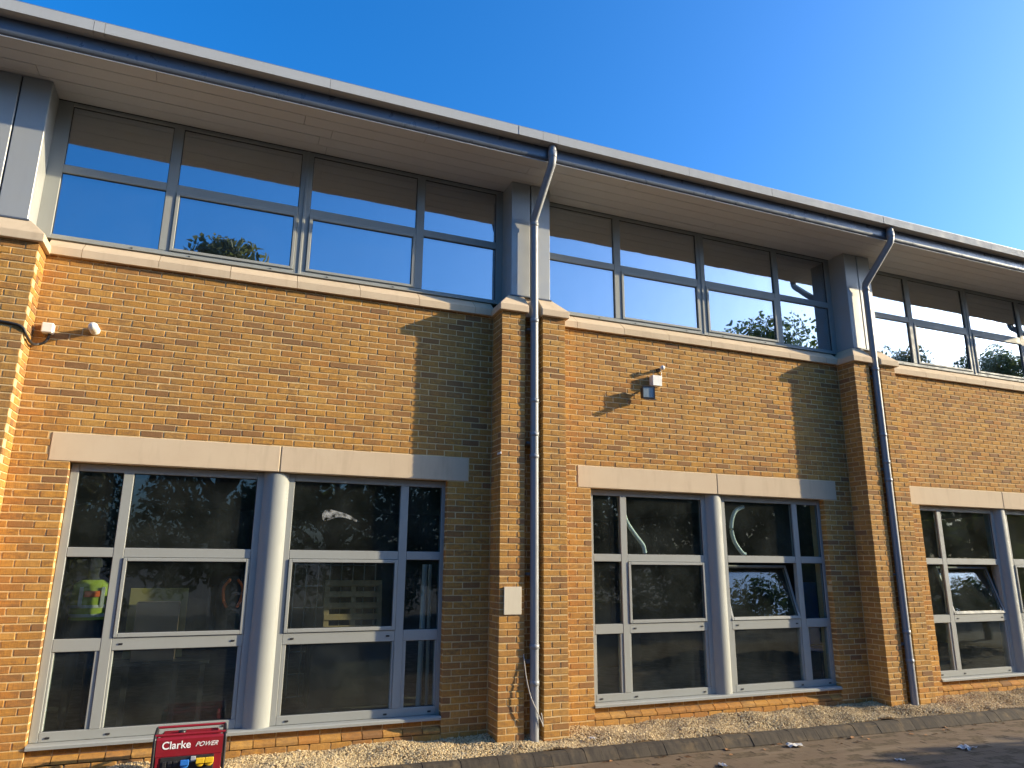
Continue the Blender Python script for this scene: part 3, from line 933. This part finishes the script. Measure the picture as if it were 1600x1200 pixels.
# junction box, dome lamp and cable at the left pier
jx = empty('junction_box', (-.08, -.04, 4.37))
MB().cbox(-.055, .055, -.055, .035, -.06, .05, .01).build('box', 'white_plastic', jx)
MB().lathe([(.0, -.012), (.016, -.012), (.016, .0)], (.02, -.01, -.062), seg=12).build('gland', 'black_plastic', jx)
tag(jx, 'small white junction box at the corner of the left brick pier', 'junction box')
cbl = empty('cable', (-.3, -.34, 4.3))
cpts = [(-1.3, -.338, 4.33), (-.6, -.338, 4.315), (-.33, -.338, 4.30), (-.235, -.335, 4.27), (-.205, -.30, 4.21), (-.185, -.14, 4.17), (-.15, -.05, 4.185), (-.09, -.04, 4.22), (-.06, -.045, 4.29)]
MB().tube(lcl(cbl, spline(cpts)), .014, 10).build('run', 'black_plastic', cbl)
tag(cbl, 'black cable running across the left brick pier to the junction box', 'cable')
dm = empty('dome_sensor', (.34, 0, 4.41))
MB().lathe([(0, -.002), (.05, -.002), (.05, -.025), (.04, -.035), (.04, -.13)], (0, 0, 0), 'Y', 16).build('stem', 'white_plastic', dm)
MB().lathe([(.04, -.12), (.046, -.13), (.048, -.15), (.044, -.172), (.028, -.19), (.0, -.197)], (0, 0, 0), 'Y', 20).build('dome', 'white_plastic', dm)
tag(dm, 'white round dome lamp sticking out from the left stretch of brick wall', 'wall lamp')

# floodlight group on the second bay
fb = empty('junction_box', (7.36, 0, 4.56))
MB().cbox(-.075, .075, -.085, .0, -.075, .075, .008).build('box', 'white_plastic', fb)
MB().cbox(-.077, .077, -.098, -.083, -.077, .077, .006).build('lid', 'white_plastic', fb)
tag(fb, 'white square junction box above the floodlight on the second bay', 'junction box')
fl = empty('floodlight', (7.2, .075, 4.36))
MB().tube([(.1, -.08, .13), (.08, -.12, .08), (.0, -.16, .0)], .012, 10).build('bracket', 'dark_metal', fl)
th = MB()
th.cbox(-.085, .085, -.245, -.15, -.085, .075, .012)
th.box(-.092, .092, -.262, -.245, -.092, -.08); th.box(-.092, .092, -.262, -.245, .07, .082); th.box(-.092, -.08, -.262, -.245, -.08, .07); th.box(.08, .092, -.262, -.245, -.08, .07)
th.build('housing', 'dark_metal', fl)
MB().box(-.079, .079, -.252, -.246, -.079, .069).build('lens', 'lamp_glass', fl)
MB().add([(-.092, -.24, -.09), (.092, -.24, -.09), (.092, -.32, -.125), (-.092, -.32, -.125), (-.092, -.24, -.096), (.092, -.24, -.096), (.092, -.32, -.131), (-.092, -.32, -.131)],
         [(0, 1, 2, 3), (7, 6, 5, 4), (0, 4, 5, 1), (1, 5, 6, 2), (2, 6, 7, 3), (3, 7, 4, 0)]).build('lower_flap', 'dark_metal', fl)
fl.rotation_euler = (0, 0, rad(-10))
tag(fl, 'black floodlight with a glass front and lower flap below the white box', 'floodlight')
sn = empty('sensor', (7.44, 0, 4.74))
MB().lathe([(0, -.0), (.03, -.0), (.03, -.03), (.018, -.04), (.018, -.10)], (0, 0, 0), 'Y', 14).build('stem', 'dark_metal', sn)
MB().lathe([(.02, -.09), (.032, -.1), (.034, -.125), (.026, -.145), (.0, -.15)], (0, 0, .012), 'Y', 16).build('head', 'white_plastic', sn)
MB().tube([(.03, -.02, 0), (.05, -.012, -.05), (.05, -.012, -.13)], .005, 8).build('lead', 'white_plastic', sn)
tag(sn, 'tiny white movement sensor on a stem above the white junction box', 'sensor')

# smear on the pane right of the first round column
sv = []
for t in np.linspace(0, 1, 26):
    sv.append((2.87 + .40 * t, 2.535 - .05 * t + .05 * math.sin(3.0 * t), .05 * (1 - t) ** 1.2 * (1 + .25 * math.sin(9 * t)) * min(1, t * 9 + .35) + .012))
smv = MB()
smv.add([(x, FY + .0262, z + h) for x, z, h in sv] + [(x, FY + .0262, z - h) for x, z, h in sv] + [(x, FY + .0268, z + h) for x, z, h in sv] + [(x, FY + .0268, z - h) for x, z, h in sv],
        [(i, i + 1, 27 + i, 26 + i) for i in range(25)] + [(53 + i, 52 + i, 78 + i, 79 + i) for i in range(25)])
tag(smv.build('smear', 'glass_smear'), 'whitish smear on the upper glass right of the first round column', 'smear')

# ------------------------------------------------------------------ generator
gen = empty('generator', (1.72, -.48, .045))
tag(gen, 'red portable generator with black tube frame on the gravel below the first window', 'generator')
hw, hd, hh = .30, .21, .425
for sx in (-1, 1):
    x = sx * hw
    MB().tube(spline([(x, -hd, .0), (x, -hd, .1), (x, -hd, hh - .06), (x, -hd + .02, hh - .012), (x, -hd + .08, hh), (x, hd - .08, hh), (x, hd - .02, hh - .012), (x, hd, hh - .06), (x, hd, .1), (x, hd, .0)], 4), .0135, 12).build('frame_tube', 'dark_metal', gen)
for y, z in ((-hd + .03, hh + .002), (hd - .03, hh + .002), (-hd, .03), (hd, .03)):
    MB().tube([(-hw, y, z), (hw, y, z)], .012, 12).build('cross_bar', 'red_paint' if z > .2 else 'dark_metal', gen)
MB().cbox(-hw + .035, hw - .035, -hd + .06, hd - .03, .25, .40, .03).build('fuel_tank', 'red_paint', gen)
MB().lathe([(.03, 0), (.034, .004), (.034, .02), (.0, .024)], (-.08, .02, .40), seg=18).build('fuel_cap', 'black_plastic', gen)
pan = MB()
pan.prism([(-hd - .012, .255), (-hd + .03, .255), (-hd + .03, hh - .014), (-hd + .004, hh - .014), (-hd - .012, hh - .03)], -hw + .018, hw - .018)
pan.build('front_panel', 'red_paint', gen)
MB().cbox(-hw + .02, hw - .02, -hd - .010, -hd + .03, .06, .253, .005).build('lower_panel', 'red_paint', gen)
MB().cbox(-hw + .065, hw - .085, -hd - .016, -hd - .008, .13, .25, .003).build('socket_plate', 'black_plastic', gen)
for x in (-.20, -.155, -.11):
    MB().cbox(x - .016, x + .016, -hd - .024, -hd - .014, .165, .215, .003).build('switch', 'dark_metal', gen)
def sock(x, z, mat, r=.031):
    s_ = MB().lathe([(r * .9, 0), (r, -.006), (r, -.03), (r * .86, -.034), (.0, -.034)], (x, -hd - .014, z), 'Y', 20).build('socket', mat, gen)
    MB().cbox(x - r * 1.02, x + r * 1.02, -hd - .06, -hd - .046, z - r * .2, z + r * 1.15, .006).build('flap', mat, s_)
sock(-.03, .185, 'blue_plastic', .036); sock(.10, .192, 'yellow_plastic', .036); sock(.177, .192, 'yellow_plastic', .036)
MB().cbox(.018, .06, -hd - .03, -hd - .014, .2, .245, .003).build('meter', 'grey_plastic', gen)
MB().cbox(-.16, .16, -.12, .14, .04, .24, .03).build('engine', 'dark_metal', gen)
MB().cbox(.12, .26, -.05, .16, .08, .25, .02).build('silencer', 'grey_plastic', gen)
def text_mesh(s, size, extr=.0012, shear=0.0, bold=0.0):
    cu = bpy.data.curves.new('t', 'FONT'); cu.body = s; cu.size = size; cu.extrude = extr; cu.shear = shear; cu.offset = bold
    ob = bpy.data.objects.new('t', cu); COL.objects.link(ob)
    bpy.context.view_layer.update()
    me = bpy.data.meshes.new_from_object(ob.evaluated_get(bpy.context.evaluated_depsgraph_get()))
    bpy.data.objects.remove(ob); bpy.data.curves.remove(cu)
    me.materials.clear(); me.materials.append(MATS['white_print'])
    return me
t1 = put('lettering', text_mesh('Clarke', .09, bold=.0011), gen, (-.235, -hd - .0135, .318)); t1.rotation_euler = (rad(90), 0, 0)
t2 = put('lettering', text_mesh('POWER', .055, shear=.45, bold=.0002), gen, (.045, -hd - .0135, .324)); t2.rotation_euler = (rad(90), 0, 0)

# ------------------------------------------------------------------ things inside, seen through the glass
def skin_body(name, joints, edges, mat, parent, root=0):
    me = bpy.data.meshes.new(name)
    me.from_pydata([j[0] for j in joints], edges, [])
    ob = put(name, me, parent)
    sk = ob.modifiers.new('skin', 'SKIN')
    ob.data.materials.append(MATS[mat])
    for i, j in enumerate(joints):
        r = j[1]
        ob.data.skin_vertices[0].data[i].radius = r if isinstance(r, tuple) else (r, r)
        ob.data.skin_vertices[0].data[i].use_root = (i == root)
    ob.modifiers.new('sub', 'SUBSURF').levels = 2
    ob.modifiers['sub'].render_levels = 2
    sk.use_smooth_shade = True
    return ob
per = empty('person', (.52, 1.05, .25))
per.rotation_euler = (0, 0, rad(12)); per.scale = (.88, .88, 1.06)
J = [((0, 0, .93), (.15, .11)), ((0, .01, 1.08), (.15, .105)), ((0, 0, 1.26), (.175, .12)), ((0, 0, 1.40), (.15, .09)), ((0, -.01, 1.49), (.06, .06)), ((0, -.02, 1.58), (.075, .09)), ((0, -.02, 1.70), (.07, .085)),
     ((-.2, 0, 1.39), .065), ((-.27, .02, 1.13), .05), ((-.22, .16, .93), .04), ((-.17, .24, .90), .03),
     ((.2, 0, 1.39), .065), ((.27, .02, 1.13), .05), ((.22, .16, .93), .04), ((.17, .24, .90), .03),
     ((-.1, 0, .86), .095), ((-.11, .01, .48), .07), ((-.12, 0, .1), .05), ((-.13, -.12, .05), .045),
     ((.1, 0, .86), .095), ((.11, .01, .48), .07), ((.12, 0, .1), .05), ((.13, -.12, .05), .045)]
Ed = [(0, 1), (1, 2), (2, 3), (3, 4), (4, 5), (5, 6), (3, 7), (7, 8), (8, 9), (9, 10), (3, 11), (11, 12), (12, 13), (13, 14), (0, 15), (15, 16), (16, 17), (17, 18), (0, 19), (19, 20), (20, 21), (21, 22)]
skin_body('body', J, Ed, 'dark_cloth', per)
def ring_shell(levels, mat, name, parent, seg=28):
    mb = MB(); V = []; F = []
    for (cx, cy, z, rx, ry) in levels:
        for j in range(seg):
            w = 2 * math.pi * j / seg
            V.append((cx + rx * math.copysign(abs(math.cos(w)) ** .8, math.cos(w)), cy + ry * math.copysign(abs(math.sin(w)) ** .8, math.sin(w)), z))
    for i in range(len(levels) - 1):
        for j in range(seg): F.append((i * seg + j, i * seg + (j + 1) % seg, (i + 1) * seg + (j + 1) % seg, (i + 1) * seg + j))
    mb.add(V, F, True); return mb.build(name, mat, parent)
ring_shell([(0, 0, 1.07, .205, .168), (0, 0, 1.1, .205, .165), (0, 0, 1.15, .215, .162), (0, 0, 1.3, .225, .16), (0, 0, 1.42, .215, .135), (0, 0, 1.47, .13, .09)], 'hi_vis', 'vest', per)
ring_shell([(0, 0, 1.10, .213, .172), (0, 0, 1.13, .2145, .171)], 'reflective_tape', 'tape_band', per)
ring_shell([(0, 0, 1.19, .2215, .168), (0, 0, 1.22, .2215, .1685)], 'reflective_tape', 'tape_band', per)
for x in (-.12, .12): MB().cbox(x - .022, x + .022, -.168, -.15, 1.2, 1.40, .003).build('tape_strip', 'reflective_tape', per)
MB().cbox(-.085, .085, -.172, -.155, 1.30, 1.36, .003).build('back_panel', 'hi_vis_orange', per)
ring_shell([(0, -.02, 1.60, .088, .104), (0, -.02, 1.68, .09, .106), (0, -.02, 1.76, .07, .08), (0, -.02, 1.785, .02, .02)], 'dark_cloth', 'hat', per)
tag(per, 'person in a yellow-green hi-vis vest and dark trousers behind the leftmost glass', 'person')

bd = empty('board', (1.23, .9, .25))
MB().cbox(-.30, .30, -.03, .0, .72, 1.47, .004).build('panel', 'yellow_board', bd)
for x in (-.25, .25): MB().cbox(x - .03, x + .03, .002, .05, 0, 1.3, .004).build('leg', 'dark_metal', bd)
tag(bd, 'yellowish board standing upright inside behind the first large window pane', 'board')
bx = MB().cbox(1.03, 1.46, .6, .84, .965, 1.58, .006).build('cardboard_box', 'cardboard')
tag(bx, 'brown cardboard box in front of the yellowish board inside', 'box')
tbm = empty('table', (1.2, .85, .25))
MB().cbox(-.55, .62, -.3, .25, .68, .712, .004).build('table_top', 'dark_metal', tbm)
for x in (-.48, .56):
    for y in (-.24, .2): MB().box(x - .025, x + .025, y - .025, y + .025, 0, .679).build('leg', 'dark_metal', tbm)
tag(tbm, 'dark table inside carrying the brown cardboard box', 'table')
jk = empty('jacket', (2.0, .75, 1.75))
ring_shell([(0, 0, -.62, .17, .07), (0, 0, -.3, .18, .075), (0, 0, -.05, .19, .07), (0, 0, .06, .13, .05), (0, 0, .1, .05, .03)], 'dark_cloth', 'body', jk)
for s in (-1, 1):
    MB().tube(spline([(s * .04, -.06, .07), (s * .1, -.085, -.02), (s * .09, -.09, -.16), (s * .05, -.09, -.24)]), .016, 8).build('band', 'hi_vis_orange', jk)
    MB().tube([(s * .19, 0, .0), (s * .22, .01, -.25), (s * .2, -.03, -.5)], [.055, .05, .042], 10).build('sleeve', 'dark_cloth', jk)
tag(jk, 'dark jacket with orange bands hanging inside left of the first round column', 'jacket')
def pallet(loc, rz, label):
    p = empty('pallet', loc); p.rotation_euler = (rad(-8), 0, rz); p.scale = (.76, .76, .76)
    for i in range(5):
        MB().cbox(-.5, .5, -.02, .0, .02 + i * .19, .02 + i * .19 + .1, .003).build('slat', 'pallet_wood', p)
        if i % 2 == 0: MB().cbox(-.5, .5, .1, .12, .02 + i * .19, .02 + i * .19 + .1, .003).build('slat', 'pallet_wood', p)
    for x in (-.46, 0, .46):
        MB().cbox(x - .045, x + .045, .001, .099, .02, .88, .003).build('bearer', 'pallet_wood', p)
    tag(p, label, 'pallet'); return p
pallet((3.55, 1.55, 1.12), 0, 'wooden pallet standing on its edge inside in front of the wire cage')
cg = empty('wire_cage', (3.35, 1.95, .25))
for i in range(8): MB().tube([(-.55 + i * .157, 0, .0), (-.55 + i * .157, 0, 1.75)], .009, 6).build('upright', 'steel_wire', cg)
for i in range(7): MB().tube([(-.55, .012, .05 + i * .28), (.55, .012, .05 + i * .28)], .009, 6).build('rail', 'steel_wire', cg)
tag(cg, 'steel wire cage of thin bars standing inside behind the wooden pallet', 'cage')
sup = MB().cbox(3.0, 4.1, 1.3, 1.85, .25, 1.12, .01).build('crate', 'dark_metal')
tag(sup, 'dark low crate inside under the upright wooden pallet', 'crate')
tb = MB().tube([(4.22, .6, .3), (4.25, .62, 2.0)], .035, 12).build('tube', 'hose_white')
tag(tb, 'white tube standing upright inside the narrow right light of the first window', 'tube')
tb2 = MB().tube([(4.35, .7, .3), (4.34, .7, 2.0)], .022, 12).build('tube', 'hose_white')
tag(tb2, 'thinner white tube beside the upright tube in the first window', 'tube')
h1 = MB().tube(spline([(6.92, .22, 2.96), (6.92, .22, 2.8), (6.97, .22, 2.6), (7.1, .22, 2.42), (7.22, .22, 2.28), (7.25, .22, 2.17)]), .03, 10).build('hose', 'hose_white')
tag(h1, 'white hose hanging inside the upper left light of the second window', 'hose')
h2 = MB().tube(spline([(8.98, .22, 2.86), (8.84, .22, 2.8), (8.76, .22, 2.66), (8.74, .22, 2.5), (8.79, .22, 2.34), (8.9, .22, 2.2), (8.96, .22, 2.17)]), .03, 10).build('hose', 'hose_white')
tag(h2, 'curved white hose inside right of the second round column', 'hose')
ch = empty('chair', (10.93, .95, .25))
MB().cbox(-.22, .22, -.22, .22, .45, .5, .02).build('seat', 'blue_plastic', ch)
MB().cbox(-.22, .22, .18, .22, .52, 1.5, .02).build('backrest', 'blue_plastic', ch)
for x in (-.19, .19):
    for y in (-.19, .19): MB().tube([(x, y, 0), (x, y, .45)], .012, 8).build('leg', 'dark_metal', ch)
tag(ch, 'blue high-backed chair inside the narrow right light of the second window', 'chair')
for i, (x, z, w_, h_, d_) in enumerate(((6.9, .25, .9, .75, 2.6), (7.0, 1.0, .7, .45, 2.6), (8.0, .25, 1.1, .6, 3.4))):
    o_ = MB().cbox(x, x + w_, d_, d_ + .6, z, z + h_, .008).build('storage_box', 'cardboard')
    tag(o_, ('large brown box on the floor inside the second window', 'smaller brown box stacked on the large box inside the second window', 'wide low brown box inside behind the second round column')[i], 'box')

# ------------------------------------------------------------------ litter on the road
def scrap(x, y, s, seed, label, mat='paper', cat='litter', z=-.055):
    r = np.random.default_rng(seed); n = 6
    V = []; F = []
    for i in range(n):
        for j in range(n):
            V.append((s * (i / (n - 1) - .5) * (1 + .3 * r.random()), s * .7 * (j / (n - 1) - .5) * (1 + .3 * r.random()), s * .22 * r.random()))
    for i in range(n - 1):
        for j in range(n - 1): F.append((i * n + j, (i + 1) * n + j, (i + 1) * n + j + 1, i * n + j + 1))
    o = MB().add(V, F).build('litter' if mat == 'paper' else 'leaf', mat, None, (x, y, z)); o.rotation_euler = (0, 0, r.random() * 6)
    so = o.modifiers.new('solid', 'SOLIDIFY'); so.thickness = .0012
    tag(o, label, cat)
    return o
scrap(8.35, -1.16, .16, 1, 'crumpled white paper lying against the kerb right of the second pier')
scrap(10.2, -1.95, .17, 2, 'torn white scrap on the paving near the right edge')
scrap(9.0, -2.05, .09, 3, 'small pale scrap on the paving short of the torn scrap')
scrap(7.0, -1.55, .10, 4, 'pale flat scrap on the paving below the second window')
scrap(6.0, -.5, .07, 5, 'small white scrap on the gravel by the middle pier', z=.075)
LF = []
for i in range(46):
    x = 4.6 + 7.5 * rng.random(); y = kerb_y(x) - .22 - .28 * rng.random() ** 2
    r_ = .015 + .02 * rng.random(); a = rng.random() * 6.28
    LF.append((x, y, r_, a))
lmb = MB()
for x, y, r_, a in LF:
    c, s_ = math.cos(a), math.sin(a)
    lmb.add([(x + r_ * 1.4 * c, y + r_ * 1.4 * s_, -.05), (x - r_ * s_ * .7, y + r_ * c * .7, -.04), (x - r_ * 1.4 * c, y - r_ * 1.4 * s_, -.052), (x + r_ * s_ * .7, y - r_ * c * .7, -.052)], [(0, 1, 2, 3)])
tag(lmb.build('leaf_litter', 'dead_leaf'), 'scattered dry brown leaves along the foot of the kerb', 'leaves', kind='stuff')

# ------------------------------------------------------------------ trees behind the camera, seen in the glass, and to the right, shading the road
def crown_mesh(name, clumps, nleaf, size, mat, seed):
    r = np.random.default_rng(seed)
    vol = np.array([c[3] ** 3 for c in clumps]); pick = r.choice(len(clumps), nleaf, p=vol / vol.sum())
    C = np.array([c[:3] for c in clumps])[pick]; R = np.array([c[3] for c in clumps])[pick]
    d = r.normal(size=(nleaf, 3)); d /= np.linalg.norm(d, axis=1)[:, None]
    P = C + d * (R * r.random(nleaf) ** .45)[:, None] * np.array([1, 1, .8])
    a = r.normal(size=(nleaf, 3)); a /= np.linalg.norm(a, axis=1)[:, None]
    b = np.cross(a, r.normal(size=(nleaf, 3))); b /= np.linalg.norm(b, axis=1)[:, None]
    s = (size * (.6 + .8 * r.random(nleaf)))[:, None]
    V = np.stack((P - a * s, P + b * s * .5, P + a * s, P - b * s * .5), 1).reshape(-1, 3)
    F = np.arange(nleaf * 4).reshape(-1, 4)
    return fast_mesh(name, V, F, mat)
def tree(x, y, h, w, label, mat, seed, nleaf=5200, low=.22, leaf=.13, group='trees facing the building'):
    r = np.random.default_rng(seed)
    t = empty('tree', (x, y, -.08)); tag(t, label, 'tree', group)
    mb = MB(); rt = .02 * h
    mb.tube([(0, 0, -.1), (.1 * r.normal(), .1 * r.normal(), h * .3), (.2 * r.normal(), .2 * r.normal(), h * .6), (.2 * r.normal(), .2 * r.normal(), h * .92)], [rt * 1.2, rt * .9, rt * .5, rt * .1], 9)
    clumps = []
    for i in range(36):
        z = h * (low + (1 - low) * r.random() ** .8)
        f = math.sin(math.pi * min(1, max(.08, (z / h - low * .6) / (1.06 - low * .6)))) ** .7
        a = r.random() * 6.283; q = w * .5 * f * (.35 + .65 * r.random() ** .5)
        cr = w * (.13 + .11 * r.random())
        c = (math.cos(a) * q, math.sin(a) * q, min(z, h - cr * .8), cr)
        clumps.append(c)
        z1 = max(h * .15, c[2] - q * .8)
        mb.tube([(0, 0, z1), (c[0] * .5, c[1] * .5, (z1 + c[2]) / 2 + .2), c[:3]], [rt * .4, rt * .25, rt * .06], 6)
    clumps.append((0, 0, h * .9, w * .16))
    mb.build('trunk', 'bark', t)
    put('crown', crown_mesh('crown', clumps, nleaf, leaf, mat, seed + 1), t)
    return t
YT = -22.0
def rx(px_x, z=None):        # x at the tree line for a column of the picture, after reflection
    d = fwd + rgt * (px_x - 800) / FPX
    t = (-YT + .24 - CAM.y) / d.y
    return CAM.x + t * d.x
TR = [(rx(368), 15.2, 6.0, 'tall tree mirrored in the upper panes of the first bay', 'leaf_olive'),
      (rx(1225), 16.6, 10.0, 'tall tree mirrored at the right end of the second bay', 'leaf_green'),
      (rx(1425), 16.0, 8.0, 'tall tree mirrored in the first upper panes of the third bay', 'leaf_olive'),
      (rx(1570), 16.6, 8.0, 'tall tree mirrored at the right edge of the third bay', 'leaf_green'),
      (-13.0, 12.0, 9, 'broad tree at the left end of the facing row', 'leaf_green'),
      (-6.0, 11.5, 9, 'broad tree second from the left end of the facing row', 'leaf_olive'),
      (6.6, 11.8, 9, 'broad tree facing the middle of the first bay', 'leaf_green'),
      (12.5, 11.4, 9, 'broad tree facing the second pier', 'leaf_green'),
      (19.0, 12.3, 9.5, 'broad tree facing the second bay', 'leaf_olive'),
      (25.0, 12.2, 9, 'broad tree facing the right bays', 'leaf_green'),
      (58.0, 12.0, 9, 'broad tree at the far right end of the facing row', 'leaf_olive')]
for i, (x, h, w_, lab, mt_) in enumerate(TR):
    tree(x, YT - (i % 3) * 1.2, h, w_, lab, mt_, 100 + i * 3, nleaf=32000 if i == 1 else 22000, low=.08, leaf=.13 if h > 14 else .135)
hc = []
for i in range(190):
    x = -22 + i * .5 + .3 * rng.random()
    hc.append((x, YT + 2.6 + .5 * rng.random(), .4 + 4.4 * rng.random(), 1.0))
hedge = empty('hedge', (0, 0, 0)); tag(hedge, 'long leafy hedge in front of the facing row of trees', 'hedge')
put('foliage', crown_mesh('foliage', hc, 60000, .12, 'leaf_green', 55), hedge)
# young trees up the road, whose shadows fall over the paving
for i, (x, y, h, w_, lab) in enumerate(((19.5, -5.5, 3.3, 2.6, 'young bushy tree nearest the right end of the road'), (23.5, -6.9, 4.6, 3.0, 'rounder young tree beyond the nearest bushy one'),
                                        (17.0, -6.2, 2.3, 2.2, 'low bushy tree standing nearest the camera up the road'))):
    tree(x, y, h, w_, lab, 'leaf_green', 300 + i * 5, nleaf=2600, low=.15, group='young trees up the road')
